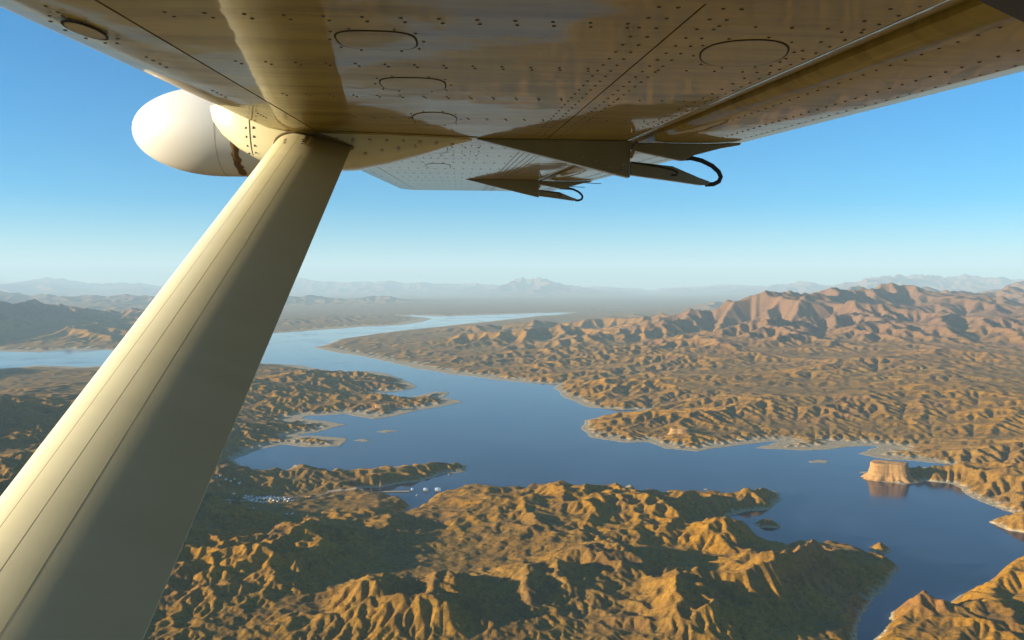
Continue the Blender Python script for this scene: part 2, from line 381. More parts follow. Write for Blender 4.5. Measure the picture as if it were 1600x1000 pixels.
# the same land carried on underneath, beside and behind the aircraft
def around():
    th = np.concatenate([np.linspace(TH1, 2 * math.pi + TH0, 150)])
    rr = np.exp(np.linspace(math.log(30), math.log(R1), 140))
    T, R = np.meshgrid(th, rr)
    n = fbm(T.shape, 9, 4, 91)
    Z = R * 0.03 * np.clip(0.3 + n, 0, 1) * np.clip(np.minimum(T - TH1, 2 * math.pi + TH0 - T) * 4, 0, 1)
    Z = np.minimum(Z + 3, 900) * np.where(R > 20000, 0.5, 1)
    Z = np.where(R < 3000, Z * 0.8, Z)
    li = np.log(R0) + np.arange(NL_) * STEP          # meet the main sheet along both of its sides
    eR = np.interp(np.log(rr), li, HGT[:, -1])[:, None]; eL = np.interp(np.log(rr), li, HGT[:, 0])[:, None]
    kR = np.exp(-((T - TH1) / 0.10) ** 2); kL = np.exp(-((2 * math.pi + TH0 - T) / 0.10) ** 2); ok = (rr >= R0)[:, None]
    Z = np.where(ok, Z * (1 - kR) * (1 - kL) + eR * kR + eL * kL, Z)
    o = sheet('ground', R * np.sin(T), R * np.cos(T), Z, M_GROUND); tag(o, kind='structure')
    th = np.linspace(TH0, TH1, 60); rr = np.exp(np.linspace(math.log(30), math.log(R0), 60))
    T, R = np.meshgrid(th, rr); n = fbm(T.shape, 9, 4, 95)
    e = np.clip((R0 - R) / 300, 0, 1)
    Z0 = np.interp(th, T_[0], HGT[0])[None, :]
    Z = Z0 * (1 - e) + e * (20 + R * 0.06 * n)
    o = sheet('ground', R * np.sin(T), R * np.cos(T), Z, M_GROUND); tag(o, kind='structure')
around()

# ---- lake
w = NT('lake_water')
tc = w.add('ShaderNodeNewGeometry').outputs['Position']
wn1 = w.noise(1 / 900.0, 3, 0.5, tc)
wb = w.bump(w.noise(1 / 9.0, 3, 0.5, tc), 0.02, 1.0)
M_WATER = w.set(Base_Color=w.mix(w.ramp(w.noise(1 / 700.0, 5, 0.6, tc, 2.0), [(0.4, 0.0), (0.65, 1.0)]), (0.010, 0.014, 0.034), (0.026, 0.034, 0.060)), Roughness=w.ramp(w.noise(1 / 1100.0, 6, 0.62, tc, 1.2), [(0.35, 0.02), (0.50, 0.07), (0.66, 0.16)]), IOR=1.333, Normal=wb)
th = np.linspace(0, 2 * math.pi, 160); rr = np.exp(np.linspace(math.log(300), math.log(R1), 90))
Tw, Rw = np.meshgrid(th, rr)
lake = sheet('lake', Rw * np.sin(Tw), Rw * np.cos(Tw), np.zeros_like(Tw), M_WATER); tag(lake, kind='structure')

# ---- haze
def haze_box():
    m = bpy.data.materials.new('haze'); m.use_nodes = True; n = m.node_tree.nodes; n.clear()
    v = n.new('ShaderNodeVolumePrincipled'); o = n.new('ShaderNodeOutputMaterial')
    v.inputs['Color'].default_value = (0.58, 0.83, 1.0, 1); v.inputs['Density'].default_value = 1 / 50000.0
    v.inputs['Anisotropy'].default_value = 0.0
    m.node_tree.links.new(v.outputs[0], o.inputs['Volume'])
    S = 93000.0; z0, z1 = -1400.0, 3400.0
    vv = [(-S,-S,z0),(S,-S,z0),(S,S,z0),(-S,S,z0),(-S,-S,z1),(S,-S,z1),(S,S,z1),(-S,S,z1)]
    ff = [(0,3,2,1),(4,5,6,7),(0,1,5,4),(1,2,6,5),(2,3,7,6),(3,0,4,7)]
    tag(pyd('haze', vv, ff, m), kind='stuff')
haze_box()

# ------------------------------------------------------------------ things on the land
def simple(name, color, rough=0.6, **kw):
    n = NT(name); p = n.add('ShaderNodeNewGeometry').outputs['Position']
    f = n.noise(kw.pop('scale', 0.2), 5, 0.6, p)
    c = n.mix(1.0, color, n.ramp(f, [(0.3, 0.78), (0.7, 1.12)]), 'MULTIPLY')
    return n.set(Base_Color=c, Roughness=rough, **kw)
rk = NT('butte_rock')
pp = rk.add('ShaderNodeNewGeometry').outputs['Position']
mp = rk.add('ShaderNodeMapping'); rk.l.new(pp, mp.inputs[0]); mp.inputs['Scale'].default_value = (0.15, 0.15, 1.0)
band = rk.noise(0.12, 4, 0.6, mp.outputs[0])
rc = rk.mix(rk.ramp(band, [(0.35, 0.0), (0.65, 1.0)]), (0.37, 0.215, 0.080), (0.28, 0.155, 0.055))
rk_m = rk.set(Base_Color=rc, Roughness=0.95, Normal=rk.bump(rk.noise(0.12, 6, 0.7, pp), 0.7, 5.0), Specular_IOR_Level=0.15)

def butte(px, py, half_w, half_d, height, talus, turn, label, seed, sink=12):
    x, y = at(px, py); z = max(height_at(x, y), 0) - sink
    g = np.random.default_rng(seed); N = 96
    ph = np.linspace(0, 2 * math.pi, N, endpoint=False)
    def wob(freqs, amp): return sum(amp / (k ** 0.6) * np.sin(ph * f + g.random() * 6.28) for k, f in enumerate(freqs, 1))
    sq = 1 / (np.abs(np.cos(ph)) ** 5 + np.abs(np.sin(ph)) ** 5) ** (1 / 5)
    out = sq * (1 + wob((2, 3, 5, 7), 0.07)); flute = wob((17, 23, 31, 41), 0.007); gul = wob((11, 16, 23), 0.06)
    H = height + sink; tz = talus * height + sink
    prof = [(0.0, 1.42, 1.0, 0), (tz * 0.45, 1.24, .8, 0), (tz * 0.8, 1.11, .5, .3), (tz, 1.05, .1, 1), (tz + (H - tz) * .35, 1.02, 0, 1), (tz + (H - tz) * .42, 0.985, 0, 1),
            (tz + (H - tz) * .8, .965, 0, 1), (H * .97, .95, 0, 1), (H, .90, 0, .8), (H + 1.5, .55, 0, .2), (H - 1, .2, 0, 0)]
    vs_, fs = [], []
    for (zz, k, gu, fl) in prof:
        rad = out * k * (1 + gul * gu + flute * fl * (1 + 0.3 * g.standard_normal(N) * (fl > .5)))
        for a, q in zip(ph, rad): vs_.append((math.cos(a) * q * half_w, math.sin(a) * q * half_d, zz + (g.random() - .5) * 0.02 * H * (zz > 0)))
    for i in range(len(prof) - 1):
        for j in range(N):
            a, b = i * N + j, i * N + (j + 1) % N; fs.append((a, b, b + N, a + N))
    fs.append(tuple(range((len(prof) - 1) * N, len(prof) * N)))
    o = pyd('rock_butte', vs_, fs, rk_m); o.location = (x, y, z); o.rotation_euler.z = math.radians(turn)
    return tag(o, label, 'butte')
butte(1388, 748, 78, 48, 72, .28, -22, 'tall flat topped pink sandstone butte at the tip of its own lake spit', 3)
butte(597, 641, 48, 30, 34, .4, 15, 'small red cliffed butte on the far peninsula beside low islets', 5)
butte(1062, 684, 52, 26, 36, .35, -8, 'low pale cliff block set in the rounded tan headland', 8)

M_WHITE = simple('white_siding', (0.74, 0.72, 0.68), 0.5)
M_ROOF = simple('pale_metal_roof', (0.62, 0.66, 0.68), 0.35)
M_DARK = simple('dark_glass', (0.03, 0.035, 0.04), 0.2)
M_FLOAT = simple('weathered_float', (0.30, 0.29, 0.27), 0.8)
def gable(L, W, H, R):
    a, b = L / 2, W / 2
    v = [(-a,-b,-2),(a,-b,-2),(a,b,-2),(-a,b,-2),(-a,-b,H),(a,-b,H),(a,b,H),(-a,b,H),(-a,0,H+R),(a,0,H+R)]
    f = [(0,1,5,4),(2,3,7,6),(1,2,6,9,5),(3,0,4,8,7),(4,5,9,8),(6,7,8,9)]
    return v, f
tr_me = bpy.data.meshes.new('trailer'); tr_me.from_pydata(*[gable(13, 4.4, 3.2, .8)[0], [], gable(13, 4.4, 3.2, .8)[1]]); tr_me.materials.append(M_WHITE)
rnd = random.Random(4)
spots = []
for row in range(6):
    for k in range(15):
        if rnd.random() < .16: continue
        px = 366 + k * 5.6 + row * 3.5 + rnd.uniform(-1, 1); py = 774.5 + row * 2.9 + (455 - px) * 0.045 + rnd.uniform(-.5, .5)
        spots.append((px, py, 'white trailer home parked in the close rows of the lakeside settlement', 'trailers in the settlement rows'))
for (px, py) in [(331,760),(338,762),(345,761),(352,763),(360,762),(367,760),(347,766),(374,763)]:
    spots.append((px + rnd.uniform(-1, 1), py, 'pale cabin among scrub on the flat behind the trailer rows', 'cabins behind the trailers'))
for (px, py) in [(380,815),(388,812),(395,810),(366,820),(428,813),(448,811),(456,811),(402,808),(358,823)]:
    spots.append((px, py, 'lone white building scattered on the open slope below the trailer rows', 'scattered buildings on the slope'))
for (px, py, lab, grp) in spots:
    x, y = at(px, py, 25); z = height_at(x, y)
    kind = 'trailer' if 'trailer home' in lab else ('cabin' if 'cabin' in lab else 'building')
    o = bpy.data.objects.new(kind, tr_me); COL.objects.link(o)
    o.location = (x, y, z); o.rotation_euler.z = math.radians(rnd.choice((62, 70, 66)) + rnd.uniform(-5, 5))
    k = rnd.uniform(.8, 1.15); o.scale = (k, rnd.uniform(.85, 1.2), rnd.uniform(.85, 1.2)); tag(o, lab, kind, grp)

def boxm(bm, x0, x1, y0, y1, z0, z1):
    v = [bm.verts.new(p) for p in ((x0,y0,z0),(x1,y0,z0),(x1,y1,z0),(x0,y1,z0),(x0,y0,z1),(x1,y0,z1),(x1,y1,z1),(x0,y1,z1))]
    for f in ((0,3,2,1),(4,5,6,7),(0,1,5,4),(1,2,6,5),(2,3,7,6),(3,0,4,7)): bm.faces.new([v[i] for i in f])
def bmo(name, bm, mat, parent=None, smooth=False):
    me = bpy.data.meshes.new(name); bm.normal_update(); bm.to_mesh(me); bm.free()
    if smooth: me.polygons.foreach_set('use_smooth', [True] * len(me.polygons))
    return link(name, me, mat, parent)
def dock(px, py, Wd, Ld, label):
    x, y = at(px, py)
    e = bpy.data.objects.new('boat_dock', None); COL.objects.link(e); e.location = (x, y, 0); e.rotation_euler.z = math.radians(6)
    tag(e, label, 'dock', 'covered docks in the cove')
    b = bmesh.new(); boxm(b, -Wd/2, Wd/2, -Ld/2, Ld/2, -.3, .6); bmo('float', b, M_FLOAT, e)
    v, f = [(-Wd/2-1,-Ld/2,5),(Wd/2+1,-Ld/2,5),(Wd/2+1,Ld/2,5),(-Wd/2-1,Ld/2,5),(0,-Ld/2,6.6),(0,Ld/2,6.6)], [(0,4,5,3),(4,1,2,5),(0,1,4),(2,3,5),(0,3,2,1)]
    pyd('roof', v, f, M_ROOF, e)
    for sx in (-1, 1):
        for k in range(4):
            b = bmesh.new(); yy = -Ld/2 + 2 + k * (Ld - 4) / 3; boxm(b, sx*(Wd/2-.5)-.25, sx*(Wd/2-.5)+.25, yy-.25, yy+.25, .6, 5.1); bmo('post', b, M_FLOAT, e)
dock(684, 766, 24, 46, 'broad pale roofed boat dock, widest of three moored in the cove')
dock(665, 766, 19, 40, 'pale roofed boat dock moored between the broad dock and the narrow one')
dock(644, 766, 10, 28, 'narrow pale roofed boat dock moored closest to the launch ramp')
def boat(px, py, turn, label):
    x, y = at(px, py)
    e = bpy.data.objects.new('motor_boat', None); COL.objects.link(e); e.location = (x, y, 0); e.rotation_euler.z = math.radians(turn)
    tag(e, label, 'boat', 'boats near the docks')
    L, W = 13.0, 4.0
    st = [(-.5, .8, 1.2), (-.2, 1, 1.25), (.15, .95, 1.4), (.38, .55, 1.7), (.5, .04, 2.0)]
    v, f = [], []
    for (t, k, zt) in st: v += [(t*L, -W/2*k, zt), (t*L, -W/2*k*.6, -.4), (t*L, W/2*k*.6, -.4), (t*L, W/2*k, zt)]
    for i in range(4):
        for j in range(3): f.append((i*4+j, i*4+j+1, i*4+j+5, i*4+j+4))
        f.append((i*4+3, i*4, i*4+4, i*4+7))
    f += [(0, 1, 2, 3), (19, 18, 17, 16)]
    pyd('hull', v, f, M_WHITE, e)
    v2, f2 = gable(5, 2.8, 3.0, .25); pyd('cabin', [(a-.5, b, max(c, 1.2)) for a, b, c in v2], f2, M_WHITE, e)
    b = bmesh.new(); boxm(b, -2.6, 1.9, -1.43, 1.43, 2.0, 2.7); bmo('window_band', b, M_DARK, e)
boat(702, 742, 20, 'white motor boat out in the channel off the peninsula tip')
boat(727, 768, 100, 'white motor boat heading out between docks and golden headland')
boat(652, 774, 30, 'white motor boat just inshore of the covered docks')

M_ROAD = simple('pale_gravel_road', (0.33, 0.25, 0.14), 0.95, scale=0.05)
def road(pts, width, name='road', mat=None, zoff=1.2):
    P = []
    for (a, b), (c, d) in zip(pts, pts[1:]):
        for k in range(14): P.append((a + (c - a) * k / 14, b + (d - b) * k / 14))
    P.append(pts[-1])
    W = [Vector((*at(*p, 12), 0)) for p in P]
    v, f = [], []
    for i, p in enumerate(W):
        d = (W[min(i + 1, len(W) - 1)] - W[max(i - 1, 0)]).normalized(); nrm = Vector((-d.y, d.x, 0))
        for s_ in (-1, -.33, .33, 1):
            q = p + nrm * width / 2 * s_; q.z = max(height_at(q.x, q.y), 0.5) + zoff; v.append(q)
    for i in range(len(W) - 1):
        for j in range(3): a = i * 4 + j; f.append((a, a + 1, a + 5, a + 4))
    o = pyd(name, v, f, mat or M_ROAD); tag(o, kind='structure')
road([(512,769),(560,766.5),(600,764.5),(640,764)], 22, 'launch_ramp')
road([(300,806),(350,800),(400,797),(455,789),(500,777),(515,769)], 9)

fo = NT('scrub_leaves')
M_LEAF = fo.set(Base_Color=fo.mix(fo.noise(.3, 3, .6, fo.add('ShaderNodeNewGeometry').outputs['Position']), (0.02, 0.035, 0.012), (0.06, 0.075, 0.02)), Roughness=.8)
def grove():
    g = np.random.default_rng(12); v, f = [], []
    for _ in range(260):
        px = 300 + g.random() * 75; py = 783 + g.random() * 16 + (375 - px) * .04
        x, y = at(px, py, 25); z = height_at(x, y); hh = 4 + g.random() * 5
        for k in range(26):
            c = np.array([x, y, z + hh * .55]) + g.standard_normal(3) * np.array([hh * .33, hh * .33, hh * .26]); i = len(v)
            for _k in range(3): v.append(tuple(c + g.standard_normal(3) * 1.0))
            f.append((i, i + 1, i + 2))
    tag(pyd('grove', v, f, M_LEAF), 'dark green trees massed beside the trailer settlement', kind='stuff')
grove()

# ------------------------------------------------------------------ the aircraft: right wing, strut, pod
# wing frame: u aft along the chord, v outboard along the span, w up; w = 0 is the flat underside
EYE_W = 0.2438
S_ = Vector((-0.0675, 1, 0.132)).normalized(); C_ = Vector((1, 0.0675, 0)); C_ = (C_ - S_ * C_.dot(S_)).normalized(); N_ = C_.cross(S_)
pr = Matrix.Rotation(-PITCH, 3, 'X')
basis = Matrix((pr @ C_, pr @ S_, pr @ N_)).transposed()
plane = bpy.data.objects.new('aircraft', None); COL.objects.link(plane)
plane.matrix_world = Matrix.Translation(Vector((0, 0, ALT)) + basis @ Vector((0, 0, EYE_W))) @ basis.to_4x4()
tag(plane, 'cream painted high wing aircraft seen from its cabin: wing underside, strut and pod', 'aircraft')

def paint(name, base, dirt_refl, coat_r, wav, dirt_refl_amt=.5, rough=.38, streak=(1.0, 7.0, 1.0), coat=1.0, metal=0.0):
    n = NT(name); oc = n.add('ShaderNodeTexCoord').outputs['Object']
    m = n.add('ShaderNodeMapping'); n.l.new(oc, m.inputs[0]); m.inputs['Scale'].default_value = streak
    d1 = n.noise(2.2, 6, .65, m.outputs[0], .4); d2 = n.noise(38.0, 4, .7, oc)
    amt = n.math('MULTIPLY', n.ramp(d1, [(.42, 0.0), (.74, dirt_refl_amt)]), n.ramp(d2, [(.25, .55), (.7, 1.0)]))
    c = n.mix(amt, base, dirt_refl)
    m2 = n.add('ShaderNodeMapping'); n.l.new(oc, m2.inputs[0]); m2.inputs['Scale'].default_value = (1.0, 1.0, 1.0)
    wv = n.noise(7.0, 2, .45, m2.outputs[0])
    b = n.bump(wv, wav, .012)
    n.set(Base_Color=c, Metallic=metal, Roughness=rough, Coat_Weight=coat, Coat_Roughness=coat_r, Coat_IOR=1.5)
    n.l.new(b, n.b.inputs['Normal']); n.l.new(b, n.b.inputs['Coat Normal'])
    return n.m
M_SKIN = paint('wing_paint', (0.33, 0.245, 0.050), (0.11, 0.058, 0.008), 0.05, .07, .95, .5, coat=.40)  # brown mottling is streaked grime plus painted-in reflections of the terrain
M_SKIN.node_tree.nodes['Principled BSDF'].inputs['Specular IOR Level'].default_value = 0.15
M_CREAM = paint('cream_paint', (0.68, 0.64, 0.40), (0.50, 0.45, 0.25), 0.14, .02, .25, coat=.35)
M_POD = paint('radome_paint', (0.68, 0.67, 0.60), (0.55, 0.52, 0.42), 0.20, .0, .15, .5, coat=.3)
M_GREY = paint('bracket_paint', (0.20, 0.185, 0.095), (0.07, 0.06, 0.03), 0.3, .03, .6)
M_GAP = simple('dark_gap', (0.012, 0.011, 0.010), 0.9)
M_RIVET = simple('shaded_rivet', (0.075, 0.062, 0.038), 0.35, scale=40)  # dark tone stands for shade and reflections on the small heads
M_BOLT = simple('bright_rivet', (0.55, 0.50, 0.38), 0.25, scale=40)
M_RUBBER = simple('black_rubber', (0.018, 0.018, 0.017), 0.6, scale=20)
M_SEAL = simple('aged_sealant', (0.26, 0.20, 0.11), 0.7, scale=60)
M_PEEL = simple('peeling_brown_strap', (0.16, 0.09, 0.03), 0.8, scale=60)

LOW = [(-.655,.090),(-.650,.070),(-.640,.052),(-.618,.030),(-.575,.0125),(-.52,.0045),(-.46,.0012),(-.42,0)]
def low_w(u):
    if u >= -.42: return 0.0 if u < .62 else (u - .62) ** 2 * .42
    for (a, b), (c, d) in zip(LOW, LOW[1:]):
        if a <= u <= c: return b + (d - b) * (u - a) / (c - a)
    return .09
TIP = 8.15
VS = [-.4, .0, .5, .9, 1.2, 1.6, 2.0, 2.5, 3.0, 3.6, 4.3, 5.0, 6.0, 7.0, 7.7, TIP]
def loft(name, prof, mat, vs=VS, parent=plane, thick=None, smooth=True, taper=True):
    """strip of skin with profile [(u,w)] carried along the span, given a real sheet thickness upward"""
    v, f = [], []
    th_ = thick or .0025
    n = len(prof)
    for vv in vs:
        for (u, w) in prof: v.append((u, vv, w))
        for (u, w) in prof: v.append((u, vv, w + th_))
    for i in range(len(vs) - 1):
        a = i * 2 * n; b = a + 2 * n
        for j in range(n - 1):
            f.append((a + j, b + j, b + j + 1, a + j + 1)); f.append((a + n + j, a + n + j + 1, b + n + j + 1, b + n + j))
        f.append((a, a + n, b + n, b)); f.append((a + n - 1, b + n - 1, b + 2 * n - 1, a + 2 * n - 1))
    for a in (0, (len(vs) - 1) * 2 * n):
        for j in range(n - 1): f.append((a + j, a + j + 1, a + n + j + 1, a + n + j))
    o = pyd(name, v, f, mat, parent)
    me = o.data; me.polygons.foreach_set('use_smooth', [True] * len(me.polygons))
    try: me.set_sharp_from_angle(angle=math.radians(35))
    except Exception: pass
    return o
def flatp(a, b, n=6): return [(a + (b - a) * k / n, 0.0) for k in range(n + 1)]
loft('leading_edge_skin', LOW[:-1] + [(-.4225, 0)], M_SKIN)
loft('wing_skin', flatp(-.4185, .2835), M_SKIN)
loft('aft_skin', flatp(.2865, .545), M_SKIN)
# curved shroud ahead of the flap
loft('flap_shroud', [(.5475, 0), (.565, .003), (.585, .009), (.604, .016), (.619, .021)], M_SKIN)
fl = [(.6235, .026), (.625, .012), (.638, .002), (.67, -.003), (.72, -.004), (.78, -.004), (.84, -.0025), (.898, .001)]
flap = loft('flap', fl, M_SKIN, [-.4, 0, .5, .9, 1.4, 2.0, 2.58, 3.2, 4.0, 4.8, 5.55])
loft('aileron', fl, M_SKIN, [5.57, 6.2, 7.0, 7.7, TIP - .01])
te = [(.8995, .0008), (.915, .0022), (.94, .005), (.965, .0085)]  # trailing-edge strip; its pale paint stands in for reflected sky
loft('flap_trailing_edge', te, M_CREAM, [-.4, 0, .5, .9, 1.4, 2.0, 2.58, 3.2, 4.0, 4.8, 5.55])
loft('aileron_trailing_edge', te, M_CREAM, [5.57, 6.2, 7.0, 7.7, TIP - .01])
# dark structure behind the gaps and the upper skin
core = [(-.645, .092), (-.63, .055), (-.60, .030), (-.55, .015), (-.42, .006), (.54, .006), (.60, .024), (.64, .034), (.95, .0125), (.6, .12), (.2, .20), (-.15, .235), (-.4, .215), (-.58, .16), (-.64, .12)]
def solid(name, prof, vs, mat, parent=plane):
    n = len(prof); v = [(u, q, w) for q in vs for (u, w) in prof]; f = []
    for i in range(len(vs) - 1):
        for j in range(n): a = i * n + j; b = i * n + (j + 1) % n; f.append((a, b, b + n, a + n))
    f.append(tuple(range(n))[::-1]); f.append(tuple(range((len(vs) - 1) * n, len(vs) * n)))
    return pyd(name, v, f, mat, parent)
solid('wing_core', core, [-.38, 2, 4, 6, TIP - .02], M_GAP)
up = [(-.655, .0925), (-.650, .12), (-.60, .165), (-.42, .222), (-.15, .243), (.2, .208), (.6, .128), (.966, .0125)]
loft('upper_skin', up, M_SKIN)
# rounded tip
v, f = [], []
ring0 = LOW[:-1] + [(-.42, 0), (.2, 0), (.6, .012), (.955, .010), (.6, .128), (.2, .208), (-.15, .243), (-.42, .222), (-.60, .165), (-.650, .12)]
for k, (dv, sc_) in enumerate(((0, 1), (.06, .96), (.11, .82), (.14, .55), (.15, .2))):
    for (u, w) in ring0: v.append((.1 + (u - .1) * (1 - (1 - sc_) * .25), TIP + dv, .09 + (w - .09) * sc_))
n = len(ring0)
for i in range(4):
    for j in range(n): a = i * n + j; b = i * n + (j + 1) % n; f.append((a, b, b + n, a + n))
f.append(tuple(range(4 * n, 5 * n)))
pyd('wing_tip', v, f, M_SKIN, plane, True)

# rivets: low domes, far too many and too small to pick apart
def dome(v, f, p, nrm, r, hgt, seg=7):
    nrm = Vector(nrm).normalized(); t = nrm.orthogonal().normalized(); b = nrm.cross(t); p = Vector(p); i = len(v)
    for (k, hh) in ((1.0, -.0004), (.72, hgt * .65)):
        for q in range(seg):
            a = 2 * math.pi * q / seg; v.append(p + (t * math.cos(a) + b * math.sin(a)) * r * k + nrm * hh)
    v.append(p + nrm * hgt)
    for q in range(seg):
        z = (q + 1) % seg; f.append((i + q, i + z, i + seg + z, i + seg + q)); f.append((i + seg + q, i + seg + z, i + 2 * seg))
def rivet_part(name, pts, r=.0032, hgt=.0016, mat=None, parent=plane):
    v, f = [], []
    rn = random.Random(len(pts))
    for p in pts:
        nn = (0, 0, -1) if len(p) == 3 else p[3:]
        dome(v, f, p[:3], nn, r * rn.uniform(.9, 1.12), hgt)
    o = pyd(name, v, f, mat or M_RIVET, parent, True); o['kind'] = 'stuff'; return o
pts = []
def row(u0, v0, u1, v1, pitch):
    L = math.hypot(u1 - u0, v1 - v0); k = max(1, int(L / pitch))
    for i in range(k + 1):
        u = u0 + (u1 - u0) * i / k; vv = v0 + (v1 - v0) * i / k
        if 2.48 < vv < 2.77 and -.7 < u < .08: continue
        pts.append((u, vv, low_w(u)))
for q in (1.045, 1.36, 1.71, 2.08, 2.95, 3.35, 3.8, 4.3, 4.8, 5.3, 5.9, 6.5, 7.1, 7.7):       # ribs: pairs of rivets
    for k in range(13):
        u = -.36 + k * .048
        pts += [(u, q, 0), (u + .004, q + .022, 0)]
    for k in range(5): pts.append((.335 + k * .048, q, 0))
    for k in range(4): pts.append((-.50 + .0 * k, q + .03 * k, low_w(-.50)))
for (u, p_) in ((.235, .052), (.258, .052), (.312, .052), (.334, .052)): row(u, .7, u, TIP - .05, p_)
row(.505, .7, .505, TIP - .05, .06); row(.532, .7, .532, TIP - .05, .045)
for u in (.682, .80, .888):
    for k in range(170):
        vv = .7 + k * .043
        if vv < TIP - .1: pts.append((u, vv, -.0033 if u < .7 else (-.0038 if u < .85 else .0006)))
for (a, b) in ((-.30, -.06), (-.18, .08)):
    for q in (2.86, 3.1, 3.22, 3.5): row(a, q, b, q + .05, .03)
rivet_part('rivets', pts)

# inspection covers with a dark groove round each
def cover(uc, vc, a, b, turn=0, power=2.0, name='inspection_cover'):
    N = 40; ca, sa = math.cos(turn), math.sin(turn)
    def loop(k, w):
        o = []
        for i in range(N):
            t = 2 * math.pi * i / N; x = math.copysign(abs(math.cos(t)) ** (2 / power), math.cos(t)) * a * k; y = math.copysign(abs(math.sin(t)) ** (2 / power), math.sin(t)) * b * k
            o.append((uc + x * ca - y * sa, vc + x * sa + y * ca, w))
        return o
    k2 = 1 + .0026 / min(a, b)
    gv = loop(k2, .0002) + loop(k2, -.0007) ; gf = [tuple(range(N, 2 * N))] + [(i, (i + 1) % N, N + (i + 1) % N, N + i) for i in range(N)]
    cv = loop(1, -.0002) + loop(1, -.0010) + loop(.98, -.0011); cf = [tuple(range(2 * N, 3 * N))] + [(k * N + i, k * N + (i + 1) % N, (k + 1) * N + (i + 1) % N, (k + 1) * N + i) for k in range(2) for i in range(N)]
    o = pyd(name, cv, cf, M_SKIN, plane); pyd('gap', gv, gf, M_GAP, o)
    sp = [q for i, q in enumerate(loop(1 + .011 / min(a, b), 0)) if i % 4 == 0]
    rivet_part('screws', sp, .003, .0015, None, o)
cover(.428, 1.215, .062, .098, -.28, 2.3)
cover(-.115, 1.18, .055, .06, 0, 3.0)
cover(-.085, 1.56, .06, .075, 0, 3.0)
cover(-.06, 2.1, .055, .13, 0, 2.2)
cover(-.10, 3.05, .06, .20, 0, 2.4); cover(-.10, 4.1, .06, .2, 0, 2.4)
cover(-.505, 1.16, .016, .05, 0, 2.0)

# lap strip near the root, and the dark fillet where wing meets cabin roof
loft('root_lap_strip', [(-.44, -.0006), (-.2, -.0022), (.2, -.0022), (.545, -.0006)], M_SKIN, [.86, .935])
rf = [(.262, .430), (.362, .505), (.62, .72), (1.2, 1.05), (1.3, .2), (.5, .1), (.25, .2)]
v = [(u, q, -.12) for u, q in rf] + [(u * 1.02, q * 1.04, -.004) for u, q in rf]; m = len(rf)
pyd('root_fillet', v, [tuple(range(m))] + [(i, (i + 1) % m, m + (i + 1) % m, m + i) for i in range(m)] + [tuple(range(m, 2 * m))[::-1]], M_RUBBER, plane)

# ---- fuselage, unseen, put in behind the camera to block sky light from the strut
fst = [(-3.9, .12, -.55), (-3.6, .35, -.50), (-2.6, .55, -.45), (-1.5, .72, -.40), (-.6, .78, -.38), (2.2, .78, -.38), (3.6, .55, -.25), (6.0, .20, .0)]
v, f = [], []; NS = 28
for (u, hw_, wc) in fst:
    for k in range(NS):
        a = 2 * math.pi * k / NS; cx = math.copysign(abs(math.cos(a)) ** .6, math.cos(a)); sx = math.copysign(abs(math.sin(a)) ** .6, math.sin(a))
        v.append((u, -1.33 + hw_ * cx, wc + hw_ * .9 * sx))
for i in range(len(fst) - 1):
    for j in range(NS): a = i * NS + j; b = i * NS + (j + 1) % NS; f.append((a, a + NS, b + NS, b))
f += [tuple(range(NS)), tuple(range((len(fst) - 1) * NS, len(fst) * NS))[::-1]]
pyd('fuselage', v, f, M_CREAM, plane, True)
# ---- strut
ST_TOP = Vector((-.4395, 2.60, -.008)); ST_BOT = Vector((-.4118, .20, -.842))
ax = (ST_BOT - ST_TOP).normalized(); ch = Vector((1, 0, 0)); ch = (ch - ax * ch.dot(ax)).normalized(); nm = ch.cross(ax).normalized()
if nm.z < 0: nm = -nm
CH, TK = .229, .078
def half_t(x):   # x 0..1 along the chord
    return TK / .2 * (.2969 * math.sqrt(max(x, 0)) - .1260 * x - .3516 * x * x + .2843 * x ** 3 - .1015 * x ** 4)
def sect(k=44, grow=0.0):
    xs = [.5 - .5 * math.cos(math.pi * i / k) for i in range(k + 1)]
    upper = [(x, half_t(x) + grow) for x in xs]; lower = [(x, -half_t(x) - grow) for x in xs[::-1]][1:-1]
    return [((x - .5) * (CH + 2 * grow), z) for x, z in upper + lower]
sec = sect(); n = len(sec)
v, f = [], []
for k in range(9):
    p = ST_TOP.lerp(ST_BOT, k / 8)
    for (x, z) in sec: v.append(p + ch * x + nm * z)
for i in range(8):
    for j in range(n): a = i * n + j; b = i * n + (j + 1) % n; f.append((a, b, b + n, a + n))
f += [tuple(range(n))[::-1], tuple(range(8 * n, 9 * n))]
strut = pyd('wing_strut', v, f, M_CREAM, plane, True)
def strut_pt(t, x, off=0.0):
    p = ST_TOP.lerp(ST_BOT, t); e = 1e-3
    dz = (half_t(x + e) - half_t(x - e)) / (2 * e * CH); nn = (nm - ch * dz).normalized()
    return p + ch * (x - .5) * CH + nm * half_t(x) + nn * off, nn
def strip(x, wd, mat, name, off=.00012):
    v, f = [], []
    for k in range(17):
        for s_ in (-1, 1):
            q, nn = strut_pt(.045 + .955 * k / 16, x + s_ * wd / CH / 2, off); v.append(q)
        for s_ in (-1, 1):
            q, nn = strut_pt(.045 + .955 * k / 16, x + s_ * wd / CH / 2, -.001); v.append(q)
    for k in range(16): a = k * 4; f += [(a, a + 1, a + 5, a + 4), (a + 1, a + 3, a + 7, a + 5), (a + 2, a, a + 4, a + 6)]
    pyd(name, v, f, mat, strut)
M_LINE = simple('seam_line', (0.44, 0.39, 0.21), 0.8)
strip(.205, .0008, M_LINE, 'seam'); strip(.345, .0008, M_LINE, 'seam'); strip(.50, .0006, M_LINE, 'seam')
sp = []
for x in (.20, .42):
    for k in range(3):
        q, nn = strut_pt(.066 + .009 * k, x + .012 * k, 0); sp.append((*q, *nn))
